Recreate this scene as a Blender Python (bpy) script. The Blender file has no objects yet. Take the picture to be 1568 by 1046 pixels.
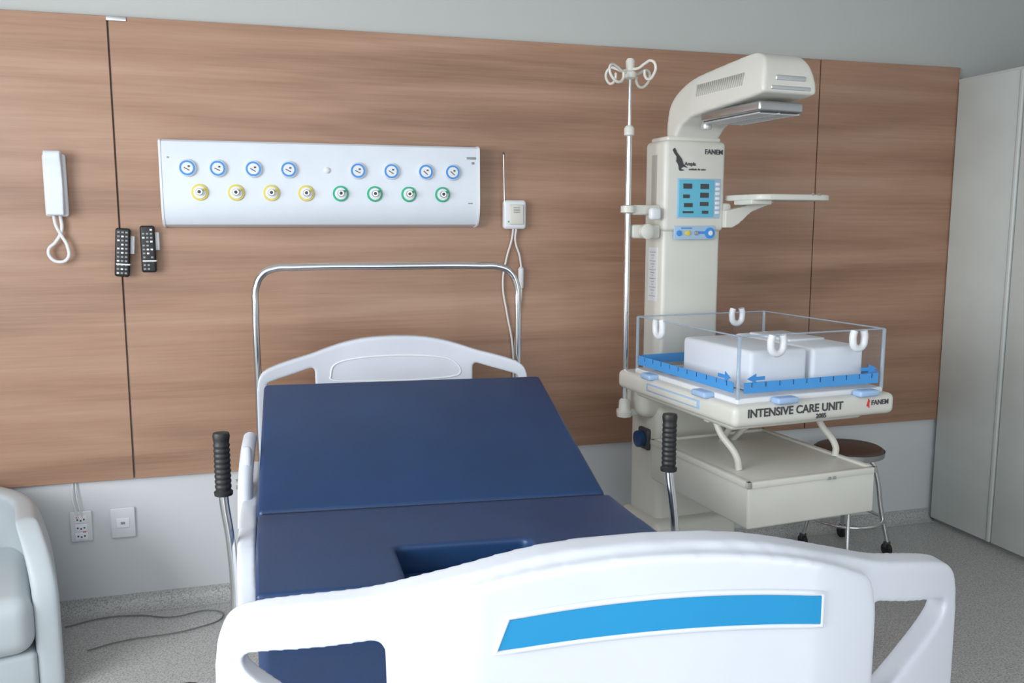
import bpy, bmesh, math, random
from mathutils import Vector, Matrix, Euler
random.seed(4)
scene = bpy.context.scene
D2R = math.pi/180
ZF = -0.06   # floor level (all tops are lifted by .06 at the end)

# ------------------------------------------------------------------ materials
def mat(name, col, rough=0.5, metal=0.0, var=0.03, vscale=6.0, bump=0.0, bscale=200, coat=0.0, emit=None, estr=0):
    m = bpy.data.materials.new(name); m.use_nodes = True
    nt = m.node_tree; b = nt.nodes['Principled BSDF']
    b.inputs['Roughness'].default_value = rough
    b.inputs['Metallic'].default_value = metal
    b.inputs['Coat Weight'].default_value = coat
    tc = nt.nodes.new('ShaderNodeTexCoord')
    n = nt.nodes.new('ShaderNodeTexNoise'); n.inputs['Scale'].default_value = vscale
    nt.links.new(tc.outputs['Object'], n.inputs['Vector'])
    r = nt.nodes.new('ShaderNodeValToRGB')
    c = col
    r.color_ramp.elements[0].position = .3; r.color_ramp.elements[1].position = .7
    r.color_ramp.elements[0].color = (c[0]*(1-var), c[1]*(1-var), c[2]*(1-var), 1)
    r.color_ramp.elements[1].color = (min(1,c[0]*(1+var)), min(1,c[1]*(1+var)), min(1,c[2]*(1+var)), 1)
    nt.links.new(n.outputs['Fac'], r.inputs['Fac'])
    nt.links.new(r.outputs['Color'], b.inputs['Base Color'])
    if bump > 0:
        n2 = nt.nodes.new('ShaderNodeTexNoise'); n2.inputs['Scale'].default_value = bscale
        nt.links.new(tc.outputs['Object'], n2.inputs['Vector'])
        bp = nt.nodes.new('ShaderNodeBump'); bp.inputs['Strength'].default_value = bump; bp.inputs['Distance'].default_value = .002
        nt.links.new(n2.outputs['Fac'], bp.inputs['Height']); nt.links.new(bp.outputs['Normal'], b.inputs['Normal'])
    if emit:
        b.inputs['Emission Color'].default_value = (*emit, 1); b.inputs['Emission Strength'].default_value = estr
    return m

def wood_mat():
    m = bpy.data.materials.new('wood_laminate'); m.use_nodes = True
    nt = m.node_tree; b = nt.nodes['Principled BSDF']
    b.inputs['Roughness'].default_value = .42
    tc = nt.nodes.new('ShaderNodeTexCoord')
    def noise(sc, scale, det, dist=0.0):
        mp = nt.nodes.new('ShaderNodeMapping'); mp.inputs['Scale'].default_value = sc
        nt.links.new(tc.outputs['Object'], mp.inputs['Vector'])
        n = nt.nodes.new('ShaderNodeTexNoise'); n.inputs['Scale'].default_value = scale; n.inputs['Detail'].default_value = det
        n.inputs['Distortion'].default_value = dist
        nt.links.new(mp.outputs['Vector'], n.inputs['Vector']); return n
    a = noise((.40, 1, 5.0), 1.5, 3, .3)
    f = noise((1.2, 1, 45), 2.0, 3, .1)
    g = noise((5, 1, 230), 2.0, 2)
    def mathn(op, x, y):
        q = nt.nodes.new('ShaderNodeMath'); q.operation = op
        for i, v in enumerate((x, y)):
            if isinstance(v, (int, float)): q.inputs[i].default_value = v
            else: nt.links.new(v, q.inputs[i])
        return q.outputs[0]
    s = mathn('ADD', mathn('MULTIPLY', a.outputs['Fac'], .66), mathn('ADD', mathn('MULTIPLY', f.outputs['Fac'], .22), mathn('MULTIPLY', g.outputs['Fac'], .12)))
    r = nt.nodes.new('ShaderNodeValToRGB'); e = r.color_ramp.elements
    e[0].position = .34; e[0].color = (.255, .140, .088, 1)
    e[1].position = .66; e[1].color = (.450, .282, .195, 1)
    k = e.new(.5); k.color = (.368, .212, .138, 1)
    nt.links.new(s, r.inputs['Fac']); nt.links.new(r.outputs['Color'], b.inputs['Base Color'])
    return m

def floor_mat():
    m = bpy.data.materials.new('speckled_vinyl'); m.use_nodes = True
    nt = m.node_tree; b = nt.nodes['Principled BSDF']; b.inputs['Roughness'].default_value = .34
    tc = nt.nodes.new('ShaderNodeTexCoord')
    n = nt.nodes.new('ShaderNodeTexNoise'); n.inputs['Scale'].default_value = 170; n.inputs['Detail'].default_value = 3
    nt.links.new(tc.outputs['Object'], n.inputs['Vector'])
    r = nt.nodes.new('ShaderNodeValToRGB'); e = r.color_ramp.elements
    e[0].position = .36; e[0].color = (.28, .28, .272, 1)
    e[1].position = .62; e[1].color = (.57, .57, .56, 1)
    k = e.new(.47); k.color = (.45, .45, .442, 1)
    nt.links.new(n.outputs['Fac'], r.inputs['Fac']); nt.links.new(r.outputs['Color'], b.inputs['Base Color'])
    return m

def twotone_wall():
    # greyer colour above the cladding, whiter colour below it
    m = mat('back_wall_two_tone', (.5,.5,.5), .7, bump=.05, bscale=300)
    nt = m.node_tree; b = nt.nodes['Principled BSDF']
    g = nt.nodes.new('ShaderNodeNewGeometry'); s = nt.nodes.new('ShaderNodeSeparateXYZ')
    nt.links.new(g.outputs['Position'], s.inputs[0])
    c = nt.nodes.new('ShaderNodeMath'); c.operation = 'GREATER_THAN'; c.inputs[1].default_value = 1.2
    nt.links.new(s.outputs['Z'], c.inputs[0])
    mx = nt.nodes.new('ShaderNodeMix'); mx.data_type = 'RGBA'
    nt.links.new(c.outputs[0], mx.inputs[0])
    mx.inputs[6].default_value = (.66,.68,.70,1); mx.inputs[7].default_value = (.49,.505,.49,1)
    nt.links.new(mx.outputs[2], b.inputs['Base Color'])
    return m

def acrylic_mat(name, tint, gloss, white=0.0):
    m = bpy.data.materials.new(name); m.use_nodes = True
    nt = m.node_tree
    for n in list(nt.nodes): nt.nodes.remove(n)
    o = nt.nodes.new('ShaderNodeOutputMaterial')
    t = nt.nodes.new('ShaderNodeBsdfTransparent'); t.inputs['Color'].default_value = (*tint, 1)
    g = nt.nodes.new('ShaderNodeBsdfGlossy'); g.inputs['Roughness'].default_value = .08
    mx = nt.nodes.new('ShaderNodeMixShader'); mx.inputs[0].default_value = gloss
    nt.links.new(t.outputs[0], mx.inputs[1]); nt.links.new(g.outputs[0], mx.inputs[2])
    out = mx.outputs[0]
    if white:
        d = nt.nodes.new('ShaderNodeBsdfDiffuse'); d.inputs['Color'].default_value = (.72,.84,.95,1)  # bluish-white edge highlights put into the colour as a pale diffuse
        m2 = nt.nodes.new('ShaderNodeMixShader'); m2.inputs[0].default_value = white
        nt.links.new(out, m2.inputs[1]); nt.links.new(d.outputs[0], m2.inputs[2]); out = m2.outputs[0]
    nt.links.new(out, o.inputs['Surface'])
    return m

M = dict(
 wood=wood_mat(), floor=floor_mat(), wallb=twotone_wall(),
 wall=mat('painted_wall', (.54,.555,.56), .7, bump=.05, bscale=300),
 ceil=mat('ceiling_paint', (.64,.65,.65), .8),
 white=mat('white_plastic', (.74,.76,.79), .35),
 consol=mat('console_paint', (.70,.75,.82), .35),
 bedw=mat('bed_white_abs', (.59,.62,.68), .32, coat=.1),
 cream=mat('cream_enamel', (.67,.66,.60), .35),
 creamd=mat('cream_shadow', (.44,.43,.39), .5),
 navy=mat('navy_vinyl', (.0095,.040,.120), .40, bump=.12, bscale=90, var=.08),
 navyd=mat('navy_seam', (.004,.010,.035), .6),
 chrome=mat('chrome', (.72,.72,.72), .16, 1.0),
 steel=mat('brushed_steel', (.55,.56,.57), .3, 1.0),
 alum=mat('aluminium', (.60,.61,.62), .35, .6),
 black=mat('black_rubber', (.012,.012,.013), .5),
 dgray=mat('dark_gray', (.06,.06,.065), .5),
 mgray=mat('mid_gray', (.28,.29,.30), .5),
 blue=mat('blue_label', (.010,.24,.49), .35),
 blues=mat('blue_print', (.05,.27,.68), .4),
 bband=mat('blue_band', (.07,.32,.72), .4),
 bluek=mat('navy_knob', (.01,.05,.14), .4),
 lblue=mat('light_blue_plastic', (.36,.52,.76), .4),
 pblue=mat('pale_blue_plate', (.38,.53,.70), .4),
 lcd=mat('lcd_blue', (.10,.36,.48), .3, emit=(.10,.42,.58), estr=.22),
 yellow=mat('yellow_ring', (.72,.60,.10), .4),
 green=mat('green_ring', (.02,.42,.22), .4),
 red=mat('red_print', (.65,.04,.03), .5),
 orange=mat('warning_orange', (.85,.35,.03), .5),
 closet=mat('wardrobe_laminate', (.58,.61,.59), .45),
 leath=mat('gray_leatherette', (.50,.55,.58), .42, bump=.1, bscale=120),
 brown=mat('brown_seat', (.085,.05,.038), .35),
 matt=mat('pale_mattress', (.84,.87,.92), .45),
 acr=acrylic_mat('clear_acrylic', (.965,.975,.99), .08),
 acre=acrylic_mat('acrylic_edge_highlight', (.78,.87,.96), .28, .22),
 cable=mat('white_cable', (.72,.72,.72), .5),
 fcable=mat('gray_cable', (.17,.17,.17), .5),
)

# ------------------------------------------------------------------ helpers
def empty(name, loc=(0,0,0), rz=0):
    o = bpy.data.objects.new(name, None); scene.collection.objects.link(o)
    o.empty_display_size = .1
    o.location = loc; o.rotation_euler = (0,0,rz); return o

def link(name, me, parent, m, angle=38):
    if m: 
        me.materials.clear(); me.materials.append(m)
    for p in me.polygons: p.use_smooth = True
    try: me.set_sharp_from_angle(angle=angle*D2R)
    except Exception: pass
    o = bpy.data.objects.new(name, me); scene.collection.objects.link(o)
    if parent: o.parent = parent
    return o

def finish(name, bm, parent, m, xf=None, angle=38):
    if xf:
        for v in bm.verts: v.co = Vector(xf(*v.co))
    bmesh.ops.recalc_face_normals(bm, faces=bm.faces[:])
    me = bpy.data.meshes.new(name); bm.to_mesh(me); bm.free()
    return link(name, me, parent, m, angle)

def add_box(bm, c, s, bev=0, seg=3, rot=None):
    t = bmesh.new(); bmesh.ops.create_cube(t, size=1)
    for v in t.verts: v.co = Vector((v.co.x*s[0], v.co.y*s[1], v.co.z*s[2]))
    if bev > 0:
        bmesh.ops.bevel(t, geom=t.edges[:], offset=min(bev, min(s)*.49), segments=seg, profile=.5, affect='EDGES')
    if rot:
        R = Euler(rot).to_matrix()
        for v in t.verts: v.co = R @ v.co
    for v in t.verts: v.co += Vector(c)
    me = bpy.data.meshes.new('t'); t.to_mesh(me); t.free(); bm.from_mesh(me); bpy.data.meshes.remove(me)

def box(name, parent, m, c, s, bev=.003, seg=3, rot=None, xf=None):
    bm = bmesh.new(); add_box(bm, c, s, bev, seg, rot); return finish(name, bm, parent, m, xf)

def boxes(name, parent, m, lst, bev=.001, seg=2, xf=None):
    bm = bmesh.new()
    for q in lst: add_box(bm, q[0], q[1], bev, seg, q[2] if len(q) > 2 else None)
    return finish(name, bm, parent, m, xf)

def add_lathe(bm, prof, origin=(0,0,0), axis='Z', seg=32, R=None):
    rings = []
    for r, z in prof:
        ring = []
        for i in range(seg):
            a = 2*math.pi*i/seg
            if axis == 'Z': p = Vector((r*math.cos(a), r*math.sin(a), z))
            elif axis == 'Y': p = Vector((r*math.cos(a), z, r*math.sin(a)))
            else: p = Vector((z, r*math.cos(a), r*math.sin(a)))
            if R: p = R @ p
            ring.append(bm.verts.new(p + Vector(origin)))
        rings.append(ring)
    for a, b in zip(rings, rings[1:]):
        for i in range(seg):
            j = (i+1) % seg
            bm.faces.new((a[i], a[j], b[j], b[i]))
    bm.faces.new(rings[0]); bm.faces.new(rings[-1])

def lathe(name, parent, m, prof, origin=(0,0,0), axis='Z', seg=32, R=None, xf=None):
    bm = bmesh.new(); add_lathe(bm, prof, origin, axis, seg, R); return finish(name, bm, parent, m, xf)

def tube(name, parent, m, pts, r, smooth=True, xf=None, cyclic=False, res=8, bres=5):
    cu = bpy.data.curves.new(name, 'CURVE'); cu.dimensions = '3D'
    sp_list = pts if isinstance(pts[0][0], (list, tuple)) else [pts]
    for P in sp_list:
        sp = cu.splines.new('BEZIER'); sp.bezier_points.add(len(P)-1)
        for b, p in zip(sp.bezier_points, P):
            if xf: p = xf(*p)
            b.co = p; b.handle_left_type = b.handle_right_type = 'AUTO' if smooth else 'VECTOR'
        sp.resolution_u = res; sp.use_cyclic_u = cyclic
    cu.bevel_depth = r; cu.bevel_resolution = bres; cu.use_fill_caps = True
    o = bpy.data.objects.new('tmp', cu); scene.collection.objects.link(o)
    dg = bpy.context.evaluated_depsgraph_get(); dg.update()
    me = bpy.data.meshes.new_from_object(o.evaluated_get(dg))
    bpy.data.objects.remove(o); bpy.data.curves.remove(cu)
    me.name = name
    return link(name, me, parent, m, 50)

def text(name, parent, m, s, size, loc, rot=(math.pi/2,0,0), ext=.0006, align='LEFT', bold=.012):
    cu = bpy.data.curves.new(name, 'FONT'); cu.body = s; cu.size = size; cu.extrude = ext; cu.align_x = align; cu.align_y = 'CENTER'
    cu.offset = size*bold
    o = bpy.data.objects.new('tmp', cu); scene.collection.objects.link(o)
    dg = bpy.context.evaluated_depsgraph_get(); dg.update()
    me = bpy.data.meshes.new_from_object(o.evaluated_get(dg))
    bpy.data.objects.remove(o)
    o = link(name, me, parent, m, 30); o.location = loc; o.rotation_euler = rot
    return o

def add_sheet(bm, outlines, c0, c1):
    """2-D outlines (a,b) extruded from c0 to c1; coordinates come out as (a, c, b)."""
    t = bmesh.new(); edges = []
    for pl in outlines:
        vs = [t.verts.new((a, c0, b)) for a, b in pl]
        for i in range(len(vs)): edges.append(t.edges.new((vs[i], vs[(i+1) % len(vs)])))
    if len(outlines) == 1:
        f = t.faces.new([v for v in t.verts]); bmesh.ops.triangulate(t, faces=[f])
    else:
        bmesh.ops.triangle_fill(t, use_beauty=True, use_dissolve=False, edges=edges)
    r = bmesh.ops.extrude_face_region(t, geom=t.faces[:])
    for g in r['geom']:
        if isinstance(g, bmesh.types.BMVert): g.co.y = c1
    bmesh.ops.recalc_face_normals(t, faces=t.faces[:])
    me = bpy.data.meshes.new('t'); t.to_mesh(me); t.free(); bm.from_mesh(me); bpy.data.meshes.remove(me)

def voxel(name, bm, parent, m, vox, iters, xf=None):
    me = bpy.data.meshes.new('v'); bm.to_mesh(me); bm.free()
    o = bpy.data.objects.new('tmp', me); scene.collection.objects.link(o)
    a = o.modifiers.new('r', 'REMESH'); a.mode = 'VOXEL'; a.voxel_size = vox
    if iters:
        s = o.modifiers.new('s', 'SMOOTH'); s.factor = .5; s.iterations = iters
    dg = bpy.context.evaluated_depsgraph_get(); dg.update()
    me2 = bpy.data.meshes.new_from_object(o.evaluated_get(dg))
    bpy.data.objects.remove(o)
    if xf:
        for v in me2.vertices: v.co = Vector(xf(*v.co))
    me2.name = name
    return link(name, me2, parent, m, 180)

def catmull(P, n=6):
    out = []
    for i in range(len(P)-1):
        p0 = P[max(i-1,0)]; p1 = P[i]; p2 = P[i+1]; p3 = P[min(i+2,len(P)-1)]
        for k in range(n):
            t = k/n
            out.append(tuple(.5*((2*p1[j])+(-p0[j]+p2[j])*t+(2*p0[j]-5*p1[j]+4*p2[j]-p3[j])*t*t+(-p0[j]+3*p1[j]-3*p2[j]+p3[j])*t**3) for j in range(len(p1))))
    out.append(tuple(P[-1])); return out

# ------------------------------------------------------------------ room shell
XL, XR, YB, ZC = -2.4, 3.98, -5.4, 2.72
def slab(name, m, x0,x1,y0,y1,z0,z1): return box(name, None, m, ((x0+x1)/2,(y0+y1)/2,(z0+z1)/2), (x1-x0,y1-y0,z1-z0), 0)
slab('floor', M['floor'], XL-.15, XR+.15, YB-.15, .15, ZF-.1, ZF)
slab('ceiling', M['ceil'], XL-.15, XR+.15, YB-.15, .15, ZC, ZC+.1)
slab('wall_back', M['wallb'], XL-.15, XR+.15, 0, .15, ZF, ZC)
slab('wall_right', M['wall'], XR, XR+.15, YB, 0, ZF, ZC)
def mwall(name, lst):
    boxes(name, None, M['wall'], lst, bev=0)
wy0, wy1, wz0, wz1 = -4.7, -1.7, .85, 2.45
mwall('wall_left', [((XL-.075,(YB+wy0)/2,(ZF+ZC)/2),(.15,wy0-YB,ZC-ZF)), ((XL-.075,wy1/2,(ZF+ZC)/2),(.15,-wy1,ZC-ZF)),
   ((XL-.075,(wy0+wy1)/2,(ZF+wz0)/2),(.15,wy1-wy0,wz0-ZF)), ((XL-.075,(wy0+wy1)/2,(ZC+wz1)/2),(.15,wy1-wy0,ZC-wz1))])
vx0, vx1 = -1.2, 2.6
mwall('wall_front', [(((XL+vx0)/2,YB-.075,(ZF+ZC)/2),(vx0-XL,.15,ZC-ZF)), (((XR+vx1)/2,YB-.075,(ZF+ZC)/2),(XR-vx1,.15,ZC-ZF)),
   (((vx0+vx1)/2,YB-.075,(ZF+wz0)/2),(vx1-vx0,.15,wz0-ZF)), (((vx0+vx1)/2,YB-.075,(ZC+wz1)/2),(vx1-vx0,.15,ZC-wz1))])
def window(name, horiz, a0, a1, pos):
    l = []
    w = .05
    for k in (0, 1/3, 2/3, 1):
        a = a0+(a1-a0)*k; a = min(max(a, a0+w/2), a1-w/2)
        l.append((a, (wz0+wz1)/2, w, wz1-wz0))
    for z in (wz0+w/2, wz1-w/2): l.append(((a0+a1)/2, z, a1-a0, w))
    L = []
    for a, z, da, dz in l:
        L.append(((a, pos, z), (da, .05, dz)) if horiz else ((pos, a, z), (.05, da, dz)))
    boxes(name, None, M['alum'], L, bev=.004)
window('window_1', False, wy0, wy1, XL-.1)
window('window_2', True, vx0, vx1, YB-.1)

# wood cladding, three boards with fine reveals
for i, (a, b) in enumerate(((XL+.005, -.524), (-.518, 2.577), (2.583, 3.385))):
    box('wood_wall_panel', None, M['wood'], ((a+b)/2, -.0135, (0.49+2.277)/2), (b-a, .025, 1.787), .0015, 1)
# coved vinyl skirting
def cove(name, x0, x1):
    bm = bmesh.new(); prof = [(0,0),(-.006,0),(-.007,-.02),(-.012,-.035),(-.022,-.047),(-.04,-.056),(-.06,-.0595),(0,-.0595)]
    A = [bm.verts.new((x0,y,z)) for y, z in prof]; B = [bm.verts.new((x1,y,z)) for y, z in prof]
    for i in range(len(prof)):
        j = (i+1) % len(prof); bm.faces.new((A[i],A[j],B[j],B[i]))
    bm.faces.new(A); bm.faces.new(B)
    finish(name, bm, None, M['floor'])
cove('baseboard_back', XL+.001, 3.38)

# ------------------------------------------------------------------ wardrobe
w = empty('wardrobe', (3.376, 0, ZF))
box('carcass', w, M['closet'], (.31, -1.03, 1.135), (.575, 2.0, 2.265), .002)
box('plinth', w, M['mgray'], (.30, -1.03, .012), (.56, 1.99, .024), 0)
for i in range(5):
    y1 = -.03-i*.4
    box('door_leaf_%d' % (i+1), w, M['closet'], (.010, y1-.185, 1.145), (.020, .366, 2.25), .003)
    box('pull_profile_%d' % (i+1), w, M['closet'], (.004, y1-.385, 1.145), (.022, .022, 2.25), .006)
box('top_board', w, M['closet'], (.30, -1.03, 2.2725), (.60, 2.0, .015), .002)

# ------------------------------------------------------------------ medical gas console
g = empty('medical_gas_console', (0,0,0))
prof = [(0,1.822),(-.078,1.822),(-.088,1.815),(-.092,1.80),(-.092,1.59),(-.088,1.555),(-.077,1.525),(-.058,1.503),(-.03,1.494),(0,1.493)]
bm = bmesh.new()
x0, x1 = -.351, .884
A = [bm.verts.new((x0,y-.026,z)) for y, z in prof]; B = [bm.verts.new((x1,y-.026,z)) for y, z in prof]
for i in range(len(prof)):
    j = (i+1) % len(prof); bm.faces.new((A[i],A[j],B[j],B[i]))
bm.faces.new(A); bm.faces.new(B)
finish('body', bm, g, M['consol'], angle=30)
for n, xx in (('end_cap_a', x0-.003), ('end_cap_b', x1+.003)):
    bm = bmesh.new(); add_sheet(bm, [[(y*1.03, 1.6575+(z-1.6575)*1.02) for y, z in prof]], -.004, .004)
    finish(n, bm, g, M['white'], xf=lambda a, c, b, xx=xx: (xx+c, a-.026, b))
YF = -.118
gx = [-.257,-.147,-.016,.117,.386,.520,.661,.773]
vx = [-.216,-.083,.049,.182,.316,.452,.591,.731]
R1 = bmesh.new(); R2 = bmesh.new(); R3 = bmesh.new()
for x in gx:
    add_lathe(R2, [(.033,0),(.033,-.010),(.031,-.013),(.029,-.013)], (x,YF,1.716), 'Y', 28)
    add_lathe(R1, [(.0285,-.012),(.0285,-.0155),(.020,-.0155),(.020,-.0145)], (x,YF,1.716), 'Y', 28)
    add_lathe(R2, [(.021,-.012),(.021,-.0165),(.001,-.0165)], (x,YF,1.716), 'Y', 24)
    add_box(R3, (x-.002, YF-.0175, 1.712), (.022,.001,.003), 0, rot=(0,random.uniform(.4,.8),0))
    add_box(R3, (x+.006, YF-.0175, 1.722), (.008,.001,.006), 0)
finish('gauge_rings', R1, g, M['blues']); finish('gauge_faces', R2, g, M['white']); finish('gauge_needles', R3, g, M['dgray'])
Y1 = bmesh.new(); G1 = bmesh.new(); W1 = bmesh.new(); S1 = bmesh.new(); K1 = bmesh.new()
for i, x in enumerate(vx):
    b_ = Y1 if i < 4 else G1
    add_lathe(b_, [(.031,0),(.031,-.006),(.029,-.008),(.020,-.008)], (x,YF,1.625), 'Y', 28)
    add_lathe(W1, [(.0235,-.006),(.0235,-.012),(.012,-.013)], (x,YF,1.625), 'Y', 24)
    add_lathe(S1, [(.013,-.010),(.013,-.030),(.011,-.033),(.006,-.033)], (x-.001,YF,1.626), 'Y', 20)
    add_lathe(K1, [(.0065,-.030),(.0065,-.036),(.004,-.037)], (x-.001,YF,1.626), 'Y', 12)
    add_lathe(b_, [(.005,-.012),(.005,-.016),(.003,-.017)], (x+.016,YF,1.635), 'Y', 12)
finish('outlet_rings_yellow', Y1, g, M['yellow']); finish('outlet_rings_green', G1, g, M['green'])
finish('outlet_plates', W1, g, M['white']); finish('outlet_valves', S1, g, M['steel']); finish('outlet_pins', K1, g, M['dgray'])
lathe('indicator_knob', g, M['white'], [(.012,0),(.012,-.006),(.009,-.009),(.002,-.01)], (.264,YF,1.716), 'Y', 20)
boxes('printed_labels', g, M['mgray'], [((.855,YF-.0005,1.775),(.04,.001,.010)), ((.862,YF-.0005,1.755),(.012,.001,.010)), ((.85,YF-.0005,1.59),(.02,.001,.004)), ((-.325,YF-.0005,1.755),(.008,.001,.006))])

# ------------------------------------------------------------------ wall handset intercom
h = empty('intercom_handset', (-.732,-.027,0))
box('cradle', h, M['white'], (0,-.012,1.648), (.080,.024,.232), .010, 4)
bm = bmesh.new()
P = catmull([(-.112,-.060),(-.105,-.074),(-.06,-.066),(0,-.060),(.06,-.066),(.10,-.076),(.116,-.064),(.114,-.038),(.10,-.030),(.06,-.030),(0,-.028),(-.06,-.030),(-.10,-.030),(-.112,-.040)],4)
add_sheet(bm, [[(z,y) for z, y in P]], -.029, .029)
voxel('handset', bm, h, M['consol'], .004, 4, xf=lambda a,c,b: (c+.004, b, 1.652+a*1.04))
box('hook_slot', h, M['mgray'], (.0,-.026,1.60), (.05,.004,.004), .001)
tube('coiled_cord', h, M['cable'], [(-.01,-.03,1.54),(-.005,-.03,1.50),(.012,-.028,1.46),(.03,-.03,1.42),(.028,-.03,1.375),(0,-.03,1.362),(-.03,-.03,1.378),(-.035,-.028,1.41),(-.012,-.026,1.435),(.012,-.024,1.48),(.01,-.02,1.54)], .0065)

# ------------------------------------------------------------------ remote controls
def remote(x, z, tilt, L, seed):
    e = empty('remote_control', (x,-.027,z)); e.rotation_euler = (0, tilt, 0)
    box('holder', e, M['white'], (.016,-.012,.03), (.048,.024,.07), .004)
    box('holder_shelf', e, M['white'], (.004,-.03,-.045), (.05,.045,.006), .002)
    box('body', e, M['black'], (0,-.036,0), (.054,.020,L), .009, 4)
    rnd = random.Random(seed); G = []; C = []
    ny = 11
    for j in range(ny):
        zz = L/2-.016-j*(L-.03)/(ny-1)
        for k in range(3):
            if rnd.random() < .86:
                q = ((-.014+k*.014,-.047,zz),(.009,.003,.007))
                (C if rnd.random() < .22 else G).append(q)
    boxes('buttons_gray', e, M['mgray'], G, bev=.001); boxes('buttons_white', e, M['white'], C, bev=.001)
remote(-.510, 1.396, .07, .186, 1); remote(-.418, 1.408, 0, .180, 2)

# ------------------------------------------------------------------ wireless receiver w/ antenna and cables
r = empty('wireless_receiver', (1.060,-.032,0))
box('body', r, M['white'], (0,-.019,1.545), (.102,.038,.125), .014, 4)
box('wall_bracket', r, M['white'], (0,.001,1.545), (.07,.006,.08), .002)
box('raised_cover', r, M['cream'], (.004,-.040,1.545), (.064,.010,.085), .006, 3)
boxes('grille', r, M['mgray'], [((.004,-.046,1.575-i*.007),(.030,.002,.0025)) for i in range(4)])
lathe('led', r, M['green'], [(.004,0),(.004,-.003),(.001,-.004)], (-.03,-.038,1.515), 'Y', 12)
tube('antenna', r, M['steel'], [(-.046,-.03,1.56),(-.05,-.03,1.80)], .0028, smooth=False)
lathe('antenna_tip', r, M['dgray'], [(.001,-.006),(.004,-.004),(.004,.004),(.001,.006)], (-.05,-.03,1.803), 'Z', 12)
tube('cable_left', r, M['cable'], [(-.005,-.025,1.49),(-.008,-.010,1.44),(-.03,-.006,1.36),(-.048,-.006,1.25),(-.03,-.006,1.12),(-.005,-.006,.98),(0,-.006,.8),(-.01,-.006,.52),(-.01,-.006,.46),(-.01,-.006,.20)], .0045)
tube('cable_right', r, M['cable'], [(.008,-.025,1.49),(.008,-.010,1.43),(.03,-.006,1.36),(.036,-.006,1.2),(.02,-.006,1.10),(.008,-.006,.98),(.012,-.006,.8),(.0,-.006,.52),(.0,-.006,.46),(0,-.006,.20)], .0045)
lathe('inline_plug', r, M['white'], [(.004,-.05),(.012,-.04),(.013,.04),(.005,.05)], (.034,-.010,1.27), 'Z', 16)

# ------------------------------------------------------------------ wall sockets
def socket(x, z, kind, wd):
    e = empty('wall_socket', (x,-.001,z))
    box('plate', e, M['white'], (0,-.006,0), (wd,.012,.124), .004, 3)
    if kind == 2:
        for k in (.030,-.004,-.038):
            box('module', e, M['matt'], (0,-.013,k), (.046,.004,.030), .003)
            boxes('holes', e, M['dgray'], [((-.012,-.0155,k),(.006,.001,.006)),((.012,-.0155,k),(.006,.001,.006)),((0,-.0155,k-.004),(.006,.001,.006))], bev=0)
        boxes('red_marks', e, M['red'], [((-.012,-.0158,.040),(.012,.001,.003)),((.012,-.0158,-.022),(.012,.001,.003))], bev=0)
    else:
        box('module', e, M['matt'], (0,-.013,0), (.050,.004,.040), .003)
        boxes('slot', e, M['mgray'], [((0,-.0155,0),(.016,.001,.010))], bev=0)
    return e
s1 = socket(-.730,.306,2,.080); socket(-.576,.307,1,.092)
tube('cable', s1, M['cable'], [[(-.02,-.006,.19),(-.024,-.012,.12),(-.01,-.018,.04)],[(-.01,-.006,.19),(-.008,-.014,.12),(.006,-.018,.04)]], .003)
tube('floor_power_cable', None, M['fcable'], [(-.79,-.13,ZF+.005),(-.66,-.085,ZF+.005),(-.52,-.10,ZF+.005),(-.40,-.15,ZF+.005),(-.245,-.13,ZF+.005),(-.20,-.2,ZF+.005),(-.30,-.28,ZF+.005),(-.57,-.318,ZF+.005),(-.67,-.36,ZF+.005)], .0026)
box('panel_tag', None, M['steel'], (-.49,-.029,2.268), (.07,.004,.016), .001)

# ------------------------------------------------------------------ armchair
c = empty('armchair', (-1.150,-.427,ZF), 14*D2R)
def plan(rad, yf, n=20):
    P = [(rad,yf),(rad,0)]
    P += [(rad*math.cos(a*math.pi/n), rad*math.sin(a*math.pi/n)) for a in range(1,n)]
    P += [(-rad,0),(-rad,yf)]
    return P
ou = plan(.40,-.33); inn = plan(.320,-.33)
bm = bmesh.new(); add_sheet(bm, [ou+inn[::-1]], .02, .57)
def chx(a, cc, b):
    z = cc; y = b
    if z > .3:
        k = (z-.3)/.26
        y = y+.16*k**2.4*max(0, min(1, (-y)/.33))
        z = z+.02*max(0, y)/.4
        a = a*(1-.11*k**2.2)
    return (a, y, z)
voxel('shell', bm, c, M['leath'], .012, 12, xf=chx)
bm = bmesh.new(); add_box(bm, (0,-.07,.27), (.645,.60,.20), .06, 6); finish('seat_cushion', bm, c, M['leath'], angle=60)
bm = bmesh.new(); add_box(bm, (0,-.06,.095), (.645,.56,.15), .02, 4); finish('front_panel', bm, c, M['leath'], angle=60)
for i, (x, y) in enumerate(((.33,-.27),(-.33,-.27),(.25,.26),(-.25,.26))):
    lathe('foot_%d' % (i+1), c, M['dgray'], [(.02,0),(.024,.03)], (x,y,0), 'Z', 16)

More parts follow.
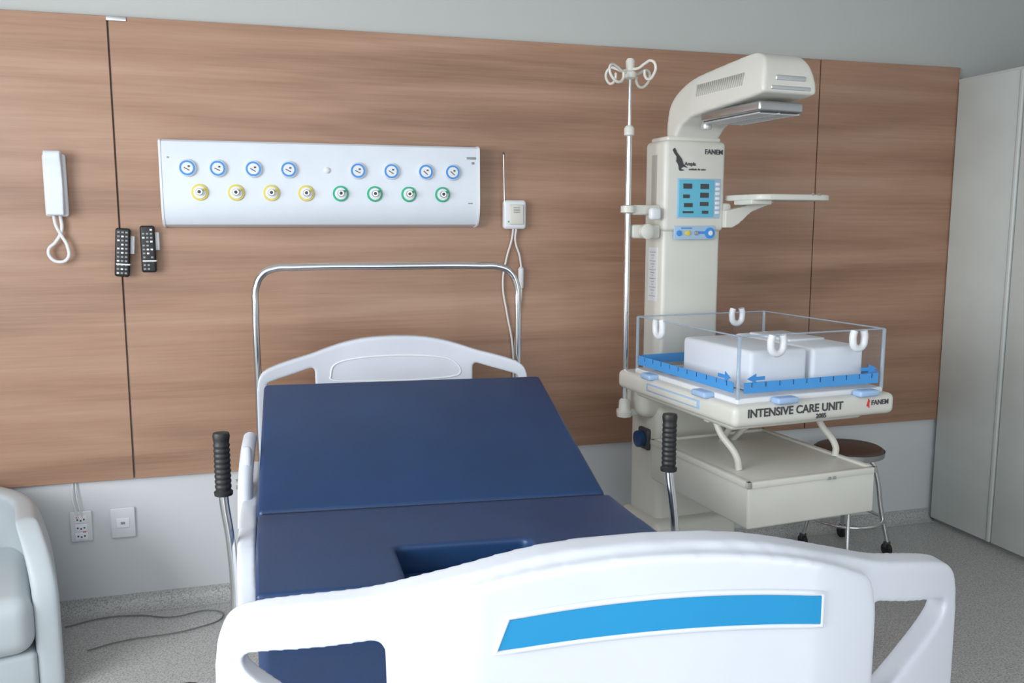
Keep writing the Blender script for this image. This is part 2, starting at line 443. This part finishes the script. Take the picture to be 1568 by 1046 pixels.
# ------------------------------------------------------------------ stool
st = empty('round_stool', (2.66,-.27,ZF))
lathe('seat', st, M['brown'], [(.02,.518),(.142,.518),(.152,.512),(.156,.504),(.154,.496),(.02,.496)], seg=48)
lathe('seat_rim', st, M['steel'], [(.151,.494),(.158,.494),(.160,.505),(.158,.480),(.151,.476)], seg=48)
lathe('hub', st, M['steel'], [(.05,.476),(.05,.46),(.02,.45),(.018,.20),(.03,.195)], seg=24)
legs = []
for i in range(4):
    a = math.pi/4+i*math.pi/2+.2
    ca, sa = math.cos(a), math.sin(a)
    legs.append([(.03*ca,.03*sa,.465),(.10*ca,.10*sa,.45),(.125*ca,.125*sa,.39),(.155*ca,.155*sa,.22),(.19*ca,.19*sa,.065)])
    lathe('caster_%d' % (i+1), st, M['black'], [(.008,-.012),(.028,-.010),(.028,.010),(.008,.012)], (.19*ca,.19*sa,.028), 'X', 20)
    box('caster_fork_%d' % (i+1), st, M['dgray'], (.19*ca,.19*sa,.052), (.03,.02,.03), .004)
tube('legs', st, M['chrome'], legs, .011)
tube('foot_ring', st, M['chrome'], [(.165*math.cos(k*math.pi/8),.165*math.sin(k*math.pi/8),.17) for k in range(16)], .008, cyclic=True)

# ------------------------------------------------------------------ hospital bed
bed = empty('hospital_bed', (0,0,0))
def BM(s, l, z, sh=0.0): return (.4265+.0189*l+.9954*s+sh, -2.676+.9998*l-.0958*s, z)
def BMm(s, l, z): return BM(s, l, z, -.030*math.sin(math.pi*max(0,min(1,l/2.167))))
def footmap(s, l, z):
    A = 6.5*D2R
    return (.4265+math.cos(A)*s+math.sin(A)*l, -2.676-math.sin(A)*s+math.cos(A)*l, z)
def headmap(s, l, z):
    A = 4.7*D2R
    return (.4675+math.cos(A)*s+math.sin(A)*l, -.509-math.sin(A)*s+math.cos(A)*l, z)
TOP = [(0,1.147),(.10,1.142),(.18,1.128),(.25,1.108),(.31,1.088),(.38,1.070),(.44,1.052),(.475,1.035),(.493,1.010),(.50,.97)]
def board_outline():
    right = catmull(TOP, 4)
    right += [(.502,.80),(.495,.62),(.46,.50),(.40,.47)]
    left = [(-a,b) for a,b in right[::-1]]
    return left[:-1]+right
def hole(sgn):
    P = catmull([(.296,1.025),(.306,1.037),(.36,1.022),(.45,.997),(.464,.985),(.452,.965),(.38,.932),(.322,.905),(.302,.90),(.296,.915)],3)
    P = P+[(.295,.965)]
    return [(sgn*a,b) for a,b in P]
def bend(w):
    def f(s):
        q = max(0, (abs(s)-.19)/.31); return -w*(1-min(1.1,q)**1.5)-.012*(1-(s/.5)**2)
    return f
def make_board(name, fmap, w, sign, zoff=0.0):
    bm = bmesh.new()
    add_sheet(bm, [board_outline(), hole(1), hole(-1)], -.020, .022)
    cp = catmull([(-.284,.60),(-.286,.9),(-.283,1.06),(-.245,1.100),(-.15,1.128),(0,1.140),(.15,1.128),(.245,1.100),(.283,1.06),(.286,.9),(.284,.60)],4)
    add_sheet(bm, [cp], -.043, .0)
    fb = bend(w)
    def xf(a, cc, b): return fmap(a, sign*(fb(a)+cc), zoff+b)
    voxel(name, bm, bed, M['bedw'], .0045, 6, xf)
    return fb
fb = make_board('footboard', footmap, .13, 1)
# blue strip
bm = bmesh.new()
N = 24; top = []; bot = []
for i in range(N+1):
    s = -.166+.366*i/N; k = (i/N-.5)*2
    top.append((s, 1.091-.012*k*k)); bot.append((s-(.014 if i == 0 else 0), 1.055-.009*k*k))
vt = []
for (a,b),(a2,b2) in zip(top,bot):
    vt.append([bm.verts.new((a,-.0455,b)), bm.verts.new((a2,-.0455,b2)), bm.verts.new((a,-.038,b)), bm.verts.new((a2,-.038,b2))])
for p,q in zip(vt,vt[1:]):
    bm.faces.new((p[0],q[0],q[1],p[1])); bm.faces.new((p[0],p[2],q[2],q[0])); bm.faces.new((p[1],q[1],q[3],p[3]))
for p in (vt[0],vt[-1]): bm.faces.new((p[0],p[1],p[3],p[2]))
finish('footboard_blue_strip', bm, bed, M['blue'], xf=lambda a,cc,b: footmap(a, fb(a)+cc, b))
rim = [(a, -.0435, b+.003) for a,b in top]+[(a, -.0435, b-.003) for a,b in bot[::-1]]
tube('footboard_strip_rim', bed, M['bedw'], [footmap(a, fb(a)+cc, b) for a,cc,b in rim], .0036, cyclic=True, smooth=False, bres=3)
# headboard
fh = make_board('headboard', headmap, .06, -1, zoff=-.060)
rimh = catmull([(-.24,.98),(-.225,1.03),(-.15,1.052),(0,1.06),(.15,1.052),(.225,1.03),(.24,.98),(.10,.965),(-.10,.965)],4)
tube('headboard_groove', bed, M['white'], [headmap(a, -fh(a)-.0225, b-.047) for a,b in rimh], .0035, bres=3, cyclic=True)

# mattress sections
def seg(name, l0, z0, l1, z1, wd, th, bev=.022, m='navy'):
    L = math.hypot(l1-l0, z1-z0); an = math.atan2(z1-z0, l1-l0)
    bm = bmesh.new(); add_box(bm, (0,0,0), (wd, L, th), bev, 5)
    def xf(s, y, z):
        z -= th/2
        l = (l0+l1)/2+y*math.cos(an)-z*math.sin(an); zz = (z0+z1)/2+y*math.sin(an)+z*math.cos(an)
        return BMm(s, l, zz)
    return finish(name, bm, bed, M[m], xf, 60)
seg('mattress_back_section', 1.128, .787, 1.80, .995, .908, .075, .016)
bm = bmesh.new()
add_sheet(bm, [[(-.452,.62),(-.452,1.118),(.458,1.118),(.468,.62),(.155,.62),(.150,.83),(-.150,.83),(-.155,.62)]], .712, .787)
voxel('mattress_seat_section', bm, bed, M['navy'], .007, 6, xf=lambda a,cc,b: BMm(a, b, cc))
seg('mattress_foot_section', .10, .735, .605, .735, .90, .07)
box('perineal_insert', bed, M['navy'], (0,.70,.715), (.28,.24,.03), .01, 3, xf=BMm)
tube('mattress_welts', bed, M['navyd'], [[(-.44,1.124,.780),(.44,1.124,.780)]], .004, smooth=False, xf=BMm)
# deck panels and frame
box('seat_deck', bed, M['bedw'], (0,.80,.66), (.86,.62,.03), .01, 3, xf=BMm)
box('foot_deck', bed, M['bedw'], (0,.35,.64), (.86,.5,.03), .01, 3, xf=BMm)
seg('back_deck', 1.12, .705, 1.80, .915, .86, .022, .008, 'bedw')
boxes('side_frame', bed, M['bedw'], [((.44,1.12,.60),(.05,2.0,.06)),((-.44,1.12,.60),(.05,2.0,.06)),((0,2.10,.58),(.86,.05,.06)),((0,.10,.58),(.86,.05,.06)),((0,1.1,.58),(.86,.05,.05))], bev=.008, xf=BM)
boxes('headboard_posts', bed, M['bedw'], [((.43,2.16,.54),(.04,.05,.25)),((-.43,2.16,.54),(.04,.05,.25)),((.40,.03,.52),(.04,.08,.18)),((-.40,.03,.52),(.04,.08,.18))], bev=.008, xf=BM)
boxes('base_frame', bed, M['bedw'], [((.36,1.1,.17),(.06,1.7,.06)),((-.36,1.1,.17),(.06,1.7,.06)),((0,1.9,.17),(.8,.08,.06)),((0,.35,.17),(.8,.08,.06)),((0,1.1,.20),(.30,.9,.10))], bev=.010, xf=BM)
boxes('lift_columns', bed, M['mgray'], [((0,1.5,.38),(.12,.12,.38)),((0,.7,.38),(.12,.12,.38))], bev=.01, xf=BM)
k = 0
for s in (.38,-.38):
    for l in (.35,1.9):
        k += 1; p = BM(s,l,0)
        lathe('caster_wheel_%d' % k, bed, M['black'], [(.01,-.022),(.070,-.018),(.075,-.01),(.075,.01),(.070,.018),(.01,.022)], (p[0],p[1],ZF+.0755), 'X', 28)
        box('caster_fork_%d' % k, bed, M['white'], (p[0],p[1],ZF+.16), (.06,.09,.09), .02, 4)
# lowered side rails
def rail(name, s, dz=0.0, th=.014):
    bm = bmesh.new()
    O = catmull([(.95,.56),(.93,.62),(.96,.70),(1.05,.735),(1.30,.745),(1.60,.745),(1.74,.73),(1.80,.68),(1.80,.58),(1.70,.54),(1.3,.53),(1.0,.54)],4)
    H = catmull([(1.05,.64),(1.10,.69),(1.35,.70),(1.62,.70),(1.68,.66),(1.62,.62),(1.35,.61),(1.10,.61)],4)
    add_sheet(bm, [O,H], -th, th)
    voxel(name, bm, bed, M['bedw'], .006, 5, xf=lambda a,cc,b: BM(s+cc, a, b+dz))
rail('side_rail_left', -.506, .025, .022); rail('side_rail_right', .478, -.10)
# raised hinge arm of the left rail
tube('rail_hinge_arm', bed, M['bedw'], [(-.490,1.26,.70),(-.490,1.34,.80),(-.486,1.44,.865),(-.483,1.52,.885)], .020, xf=BMm)
box('rail_hinge_plate', bed, M['bedw'], (-.487,1.40,.80), (.026,.095,.17), .01, 4, rot=(-.35,0,0), xf=BMm)
lathe('rail_hinge_knob', bed, M['steel'], [(.014,-.012),(.014,.012)], BMm(-.505,1.38,.79), 'X', 16)
# push handles
def handle(name, s, dx):
    tube(name+'_rod', bed, M['chrome'], [(s+dx*.5,.98,.50),(s+dx,1.00,.60),(s+dx*.7,1.02,.75),(s,1.035,.86),(s,1.04,.90)], .011, xf=BM)
    prof = [(.010,.862),(.021,.864),(.022,.872),(.0175,.876)]
    z = .880
    while z < .990:
        prof += [(.0175,z),(.0190,z+.003),(.0190,z+.007),(.0175,z+.010)]; z += .0125
    prof += [(.019,1.000),(.020,1.008),(.018,1.015),(.004,1.017)]
    p = BM(s,1.04,0)
    lathe(name+'_grip', bed, M['black'], prof, (p[0],p[1],0), 'Z', 20)
    box(name+'_mount', bed, M['mgray'], (s*.93+dx*.5,.98,.545), (.10,.05,.05), .01, 3, xf=BM)
handle('handle_left', -.555, .018); handle('handle_right', .560, .012)
# chrome head frame
tube('head_frame', bed, M['chrome'], [(-.498,2.245,.52),(-.498,2.245,.9),(-.498,2.245,1.20),(-.494,2.245,1.27),(-.468,2.245,1.322),(-.425,2.245,1.342),(-.35,2.245,1.346),(0,2.245,1.347),(.335,2.245,1.346),(.41,2.245,1.342),(.453,2.245,1.322),(.479,2.245,1.27),(.483,2.245,1.20),(.483,2.245,.9),(.483,2.245,.52)], .0135, xf=BM)
boxes('head_frame_clamps', bed, M['bedw'], [((.46,2.19,.56),(.08,.13,.05)),((-.47,2.19,.56),(.08,.13,.05))], bev=.008, xf=BM)
# black legrest clamps beside the foot end
for n, s, l, z in (('clamp_knob_left',-.545,.06,.885),('clamp_knob_right',.545,.24,.845)):
    p = BM(s,l,z)
    lathe(n, bed, M['black'], [(.008,-.03),(.020,-.028),(.024,-.015),(.018,-.005),(.024,.005),(.022,.018),(.010,.024)], p, 'Z', 18)
    box(n+'_bracket', bed, M['dgray'], (s*.95,l,z-.05), (.06,.03,.06), .008, 3, xf=BM)
boxes('clamp_bar', bed, M['steel'], [((-.27,.06,.62),(.53,.03,.02)),((.27,.24,.60),(.54,.03,.02))], xf=BM)
tube('clamp_posts', bed, M['steel'], [[(-.53,.06,.62),(-.535,.06,.87)],[(.530,.24,.60),(.535,.24,.83)]], .008, smooth=False, xf=BM)

# ------------------------------------------------------------------ infant radiant warmer
wm = empty('infant_radiant_warmer', (1.745,-.836,0), 5*D2R)
C = M['cream']
box('column_lower', wm, C, (-.02,.44,1.15), (.272,.150,.76), .016, 4)
box('column_head', wm, C, (-.02,.43,1.655), (.287,.160,.362), .020, 4)
box('column_side_label', wm, M['white'], (-.1565,.44,1.30), (.002,.07,.22), 0)
boxes('side_label_print', wm, M['mgray'], [((-.1577,.44,1.39-i*.012),(.001,.05-.02*(i%3),.002)) for i in range(16)], bev=0)
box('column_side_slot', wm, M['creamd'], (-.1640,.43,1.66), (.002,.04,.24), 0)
box('column_cap', wm, C, (-.02,.43,1.842), (.25,.13,.02), .008, 3)
F = .349
box('display_bezel', wm, M['pblue'], (-.005,F,1.607), (.205,.004,.158), .003)
box('display', wm, M['lcd'], (-.018,F-.003,1.607), (.165,.004,.148), .002)
segs = []
for (a,b,cx,cz) in ((.04,.02,-.055,1.655),(.04,.02,.025,1.655),(.04,.02,.025,1.620),(.03,.014,-.06,1.615),(.04,.016,-.05,1.580),(.04,.016,.025,1.585),(.03,.012,.03,1.552),(.05,.008,-.05,1.552)):
    segs.append(((cx-.006,F-.0058,cz),(a,.002,b)))
boxes('display_digits', wm, M['dgray'], segs, bev=0)
boxes('keypad', wm, M['white'], [((.083,F-.003,1.665-i*.019),(.020,.004,.012)) for i in range(7)], bev=.001)
box('connector_plate', wm, M['pblue'], (-.02,F,1.470), (.195,.005,.055), .004)
boxes('connector_panel_print', wm, M['blues'], [((.015,F-.003,1.470),(.05,.002,.010)),((-.06,F-.003,1.488),(.05,.002,.005))], bev=0)
for i,(x,m_,rr) in enumerate(((-.095,'blues',.011),(-.055,'yellow',.011),(-.015,'steel',.009),(.050,'blues',.022))):
    lathe('connector_%d' % (i+1), wm, M[m_], [(rr,0),(rr,-.006),(rr*.6,-.007)], (x,F-.002,1.468), 'Y', 20)
lathe('connector_core', wm, M['white'], [(.010,-.006),(.010,-.010),(.002,-.011)], (.050,F-.002,1.468), 'Y', 16)
text('maker_text', wm, M['dgray'], 'FANEM', .027, (.018,F-.001,1.792), bold=.025)
text('model_text', wm, M['dgray'], 'Ampla', .020, (-.075,F-.001,1.743), bold=.02)
text('subtitle_text', wm, M['dgray'], 'unidade de calor', .012, (-.055,F-.001,1.722))
bm = bmesh.new()
K = catmull([(-.155,1.80),(-.146,1.808),(-.140,1.796),(-.128,1.782),(-.112,1.765),(-.104,1.745),(-.085,1.732),(-.105,1.735),(-.118,1.728),(-.100,1.722),(-.122,1.720),(-.128,1.742),(-.138,1.758),(-.132,1.768),(-.146,1.785)],3)
K = [(a+.024,b-.004) for a,b in K]
add_sheet(bm, [K], F-.002, F+.002); finish('animal_logo', bm, wm, M['dgray'])
# hood
bm = bmesh.new()
HP = catmull([(.438,1.845),(.440,1.905),(.418,1.975),(.365,2.025),(.27,2.060),(.12,2.078),(-.04,2.090),(-.110,2.090),(-.160,2.066),(-.185,2.023),(-.195,1.973),(-.195,1.946)],5)
HP += [(-.14,1.939),(0,1.930),(.15,1.922),(.26,1.912),(.33,1.886),(.372,1.845)]
add_sheet(bm, [HP], -.119, .106)
def hx(a, cc, b):
    k = max(0, min(1, (b-1.96)/.12)); cx = cc*(1-.26*k**1.7)
    kk = max(0, min(1, (a-.25)/.2)); cx *= (1-.10*kk)
    return (cx, a, b)
voxel('heater_hood', bm, wm, C, .006, 12, xf=hx)
box('heater_tray', wm, M['steel'], (-.004,.03,1.908), (.186,.36,.035), .008, 3)
box('heater_cavity', wm, M['dgray'], (-.004,.03,1.8895), (.172,.34,.003), .001)
boxes('heater_grille', wm, M['alum'], [((-.004,.185-i*.026,1.885),(.172,.007,.006)) for i in range(13)]+[((x-.004,.03,1.885),(.005,.34,.006)) for x in (-.083,0,.083)], bev=.001)
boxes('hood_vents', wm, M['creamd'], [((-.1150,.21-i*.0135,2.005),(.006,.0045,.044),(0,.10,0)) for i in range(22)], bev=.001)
box('hood_front_lamp', wm, M['alum'], (-.004,-.191,1.996), (.125,.010,.018), .005)
box('hood_front_window', wm, M['alum'], (-.004,-.193,1.963), (.165,.010,.014), .004)
bm = bmesh.new(); add_sheet(bm, [[(.285,1.985),(.325,1.985),(.305,2.022)]], -.1165, -.112); finish('warning_triangle', bm, wm, M['orange'], xf=lambda a,cc,b:(cc+.004,a,b-.035))
lathe('hood_post', wm, M['alum'], [(.011,1.83),(.011,1.93)], (.090,.405,0), seg=20)
lathe('hood_knob', wm, M['alum'], [(.018,-.01),(.022,0),(.018,.02),(.006,.04)], (-.03,.27,1.880), 'Z', 20)
lathe('inner_post', wm, M['dgray'], [(.014,1.84),(.014,1.92)], (0,.42,0), seg=16)
# iv pole
px, py = -.308, .385
tube('iv_pole_lower', wm, M['chrome'], [(px,py,.75),(px,py,1.86)], .0125, smooth=False)
tube('iv_pole_upper', wm, M['chrome'], [(px,py,1.85),(px,py,2.09)], .0075, smooth=False)
lathe('iv_pole_collar', wm, M['cream'], [(.013,1.845),(.020,1.85),(.020,1.875),(.014,1.885),(.009,1.887)], (px,py,0))
lathe('iv_pole_foot', wm, C, [(.012,.72),(.030,.725),(.032,.745),(.024,.755),(.022,.79),(.013,.80)], (px,py,0))
box('iv_foot_bracket', wm, C, (px+.09,py+.03,.735), (.20,.05,.030), .008, 3)
lathe('iv_hook_hub', wm, C, [(.010,2.06),(.024,2.068),(.026,2.085),(.016,2.095),(.018,2.13),(.012,2.14)], (px,py,0))
hk = []
for i in range(4):
    a = i*math.pi/2+.35; ca, sa = math.cos(a), math.sin(a)
    dz = 0 if i % 2 else -.012
    hk.append([(px+r_*ca-q*sa, py+r_*sa+q*ca, 2.10+dz+z) for r_,q,z in ((.008,0,0),(.04,0,-.002),(.075,.0,.012),(.105,0,.018),(.122,.004,.0),(.108,.01,-.034),(.080,.016,-.046),(.060,.018,-.030),(.058,.018,-.008))])
tube('iv_hooks', wm, C, hk, .0055)
for i, z in enumerate((1.56,1.475)):
    box('pole_bracket_%d' % (i+1), wm, C, (-.225,.400,z), (.13,.045,.040 if i == 0 else .055), .010, 3)
lathe('pole_clamp_ring', wm, C, [(.014,1.545),(.028,1.55),(.028,1.575),(.014,1.58)], (px,py,0))
lathe('pole_clamp_knob', wm, C, [(.02,0),(.03,-.008),(.03,-.03),(.02,-.036)], (-.235,.38,1.475), 'Y', 20)
box('pole_clamp_grip', wm, M['white'], (-.205,.352,1.545), (.05,.03,.05), .012, 3)
# monitor shelf
bm = bmesh.new()
S = catmull([(.14,.38),(.15,.22),(.18,.165),(.25,.150),(.40,.150),(.49,.165),(.52,.22),(.51,.30),(.48,.36),(.35,.39),(.20,.40)],3)
add_sheet(bm, [S], 1.598, 1.622)
voxel('side_shelf', bm, wm, C, .004, 4, xf=lambda a,cc,b:(a,b,cc))
box('shelf_hinge_block', wm, C, (.20,.27,1.592), (.10,.12,.022), .006)
bm = bmesh.new(); add_sheet(bm, [[(.115,1.49),(.115,1.56),(.15,1.565),(.30,1.602),(.36,1.602),(.34,1.588),(.24,1.553),(.18,1.503),(.15,1.49)]], .33, .375); voxel('shelf_arm', bm, wm, C, .005, 4)
box('shelf_arm_mount', wm, C, (.135,.40,1.54), (.05,.09,.10), .010, 3)
boxes('shelf_hook', wm, M['mgray'], [((.40,.150,1.622),(.012,.006,.008)),((.43,.150,1.622),(.012,.006,.008))])
# cradle platform
box('platform', wm, C, (0,0,.883), (.67,.80,.074), .022, 5)
box('platform_underbody', wm, C, (0,.02,.835), (.56,.66,.04), .018, 4)
box('mount_block', wm, C, (-.06,.42,.80), (.40,.20,.16), .04, 5)
text('platform_text', wm, M['dgray'], 'INTENSIVE CARE UNIT', .0385, (-.286,-.4015,.892), bold=.022)
text('number_text', wm, M['dgray'], '2085', .022, (-.01,-.4015,.864), bold=.02)
text('platform_maker_text', wm, M['dgray'], 'FANEM', .024, (.225,-.4015,.892), bold=.02)
boxes('platform_logo', wm, M['red'], [((.212,-.4012,.892),(.008,.0015,.022),(0,.3,0)),((.214,-.4014,.892),(.004,.0015,.032),(0,-.1,0))], bev=0)
box('platform_side_slot', wm, M['lblue'], (-.336,-.02,.888), (.004,.36,.030), .002)
box('platform_side_tray', wm, C, (-.339,-.02,.888), (.004,.33,.020), .002)
box('bassinet_floor', wm, M['white'], (0,-.03,.928), (.61,.68,.020), .006, 3)
# acrylic walls: thin single sheets with moulded edges
ZW0, ZW1 = .935, 1.143
hw = .30; yf, yb = -.365, .30
def quad(name, m, P):
    bm = bmesh.new(); bm.faces.new([bm.verts.new(p) for p in P]); finish(name, bm, wm, m)
for n, (xa,ya,xb,yb_) in {'front':(-hw,yf,hw,yf),'back':(-hw,yb,hw,yb),'left':(-hw,yf,-hw,yb),'right':(hw,yf,hw,yb)}.items():
    quad('acrylic_wall_'+n, M['acr'], [(xa,ya,ZW0),(xb,yb_,ZW0),(xb,yb_,ZW1),(xa,ya,ZW1)])
edges = []
for x in (-hw,hw):
    for y in (yf,yb): edges.append([(x,y,ZW0),(x,y,ZW1)])
tube('acrylic_corner_edges', wm, M['acre'], edges, .0065, smooth=False)
tube('acrylic_top_edges', wm, M['acre'], [[(-hw,yf,ZW1),(hw,yf,ZW1)],[(-hw,yb,ZW1),(hw,yb,ZW1)],[(-hw,yf,ZW1),(-hw,yb,ZW1)],[(hw,yf,ZW1),(hw,yb,ZW1)]], .003, smooth=False, bres=2)
bz = .972
bands = [((0,yf-.004,bz),(2*hw-.04,.002,.036)),((0,yb-.004,bz),(2*hw-.04,.002,.036)),((-hw-.004,(yf+yb)/2,bz),(.002,yb-yf-.04,.036)),((hw+.004,(yf+yb)/2,bz),(.002,yb-yf-.04,.036))]
boxes('blue_scale_bands', wm, M['bband'], bands, bev=0)
tk = [((-.25+i*.0556,yf-.0055,bz+.009),(.002,.001,.016)) for i in range(10)]
tk += [((-hw-.0055,-.31+i*.06,bz+.009),(.001,.002,.016)) for i in range(10)]
boxes('band_ticks', wm, M['navyd'], tk, bev=0)
for n,(pts,yy) in {'arrow_a':([(-.27,1.002),(-.235,1.018),(-.235,1.008),(-.20,1.008),(-.20,.996),(-.235,.996),(-.235,.986)],yf-.006),'arrow_b':([(.27,1.006),(.235,1.022),(.235,1.012),(.20,1.012),(.20,1.000),(.235,1.000),(.235,.990)],yf-.006)}.items():
    bm = bmesh.new(); add_sheet(bm, [pts], yy-.001, yy+.001); finish(n, bm, wm, M['blues'])
bm = bmesh.new(); add_sheet(bm, [[(-.33,1.002),(-.30,1.020),(-.30,1.008),(-.26,1.008),(-.26,.996),(-.30,.996),(-.30,.984)]], -.001, .001); finish('arrow_c', bm, wm, M['blues'], xf=lambda a,cc,b:(-hw-.006+cc,a,b))
def shoe(n, x, y, z, side=False):
    pts = []
    for i in range(11):
        a = math.pi*(1.0+i/10.0)
        pts.append((.024*math.cos(a), 0, .024*math.sin(a)-.004))
    pts = [(-.020,0,.034),(-.025,0,.015)]+pts+[(.025,0,.015),(.020,0,.034)]
    P = [((x+p[0], y, z+p[2]) if not side else (x, y+p[0], z+p[2])) for p in pts]
    tube(n, wm, M['white'], P, .0125, res=4)
shoe('tube_holder_1', -.155, yf-.004, 1.108); shoe('tube_holder_2', .185, yf-.004, 1.108)
shoe('tube_holder_3', .165, yb, 1.125); shoe('tube_holder_4', -hw, .14, 1.112, True)
for i,(x,y,lx,ly) in enumerate(((-.135,-.395,.085,.045),(.205,-.395,.085,.045),(-.325,-.20,.045,.085),(.325,-.1,.045,.085),(-.325,.16,.045,.07))):
    box('latch_%d' % (i+1), wm, M['lblue'], (x,y,.928), (lx,ly,.022), .008, 3)
box('mattress_block_a', wm, M['matt'], (-.095,-.10,1.012), (.235,.42,.140), .016, 4)
box('mattress_block_b', wm, M['matt'], (.155,-.08,1.012), (.225,.46,.135), .016, 4)
box('mattress_insert', wm, M['white'], (.16,-.02,1.083), (.16,.24,.010), .005, 3)
boxes('accessory_blocks', wm, M['mgray'], [((-.24,.20,.955),(.05,.06,.03)),((-.25,.10,.950),(.03,.04,.02))], bev=.005)
# tilt struts
tube('tilt_struts', wm, C, [[(-.25,-.17,.825),(-.245,-.20,.78),(-.22,-.26,.71),(-.215,-.27,.665)],[(.20,-.16,.825),(.20,-.18,.78),(.225,-.24,.70),(.215,-.25,.665)],[(-.12,-.05,.825),(-.06,.0,.76),(-.03,.10,.665)],[(.10,-.05,.825),(.04,.0,.76),(.02,.10,.665)]], .012)
box('strut_rail', wm, C, (-.02,-.14,.822), (.50,.03,.025), .006)
# storage drawer
box('drawer_box', wm, C, (-.03,-.12,.585), (.525,.62,.145), .008, 3)
boxes('drawer_top_rim', wm, C, [((-.03,-.425,.662),(.535,.02,.022)),((-.03,.185,.662),(.535,.02,.022)),((-.2875,-.12,.662),(.02,.63,.022)),((.2275,-.12,.662),(.02,.63,.022))], bev=.004)
box('drawer_lid', wm, C, (-.03,-.12,.660), (.49,.58,.010), .003)
boxes('drawer_catch', wm, M['mgray'], [((.03,-.4365,.655),(.012,.004,.010)),((.05,-.4365,.655),(.012,.004,.010))], bev=.001)
# pedestal and base
box('pedestal', wm, C, (-.03,.42,.40), (.33,.24,.74), .030, 4)
box('pedestal_skirt', wm, C, (-.03,.40,.18), (.40,.30,.24), .030, 4)
box('motor_housing', wm, M['dgray'], (-.202,.40,.62), (.02,.08,.09), .008, 3)
lathe('motor_knob', wm, M['bluek'], [(.030,.01),(.036,-.01),(.034,-.026),(.015,-.032)], (-.212,.40,.62), 'X', 20)
boxes('base_legs', wm, C, [((-.26,.05,.075),(.07,.92,.06)),((.22,.05,.075),(.07,.92,.06)),((-.02,.38,.085),(.50,.12,.07))], bev=.015, seg=3)
k = 0
for x in (-.26,.22):
    for y in (-.36,.46):
        k += 1
        lathe('caster_wheel_%d' % k, wm, M['dgray'], [(.01,-.018),(.045,-.016),(.05,-.008),(.05,.008),(.045,.016),(.01,.018)], (x,y,ZF+.0505), 'X', 24)
        box('caster_fork_%d' % k, wm, M['mgray'], (x,y,.030), (.05,.06,.05), .012, 3)
tube('power_cord', wm, M['dgray'], [(.15,.45,.30),(.25,.52,.05),(.34,.50,ZF+.006),(.5,.42,ZF+.006),(.75,.36,ZF+.006)], .005)

# ------------------------------------------------------------------ lights
def area(name, loc, rot, sx, sy, power, col):
    l = bpy.data.lights.new(name, 'AREA'); l.shape = 'RECTANGLE'; l.size = sx; l.size_y = sy; l.energy = power; l.color = col
    o = bpy.data.objects.new(name, l); scene.collection.objects.link(o); o.location = loc; o.rotation_euler = rot
    return o
area('window_daylight_side', (XL+.02,(wy0+wy1)/2,(wz0+wz1)/2), (0,-90*D2R,0), 1.55, 2.9, 148, (.95,.98,1))
area('window_daylight_front', ((vx0+vx1)/2,YB+.02,(wz0+wz1)/2), (90*D2R,0,0), 3.7, 1.55, 42, (.95,.98,1))

wd = bpy.data.worlds.new('World'); scene.world = wd; wd.use_nodes = True
nt = wd.node_tree; bg = nt.nodes['Background']; bg.inputs['Color'].default_value = (.84,.92,1,1); bg.inputs['Strength'].default_value = 1.2

# ------------------------------------------------------------------ camera
cd = bpy.data.cameras.new('Camera'); cam = bpy.data.objects.new('Camera', cd); scene.collection.objects.link(cam)
cd.sensor_width = 36; cd.lens = 36*1326/1568; cd.clip_start = .05
cam.location = (0,-3.69,1.5); cam.rotation_euler = ((90-7.65)*D2R, 0, -16.1*D2R)
scene.camera = cam

try:
    scene.view_settings.view_transform = 'Standard'
except Exception: pass

for o in scene.objects:
    if o.parent is None: o.location.z += .06
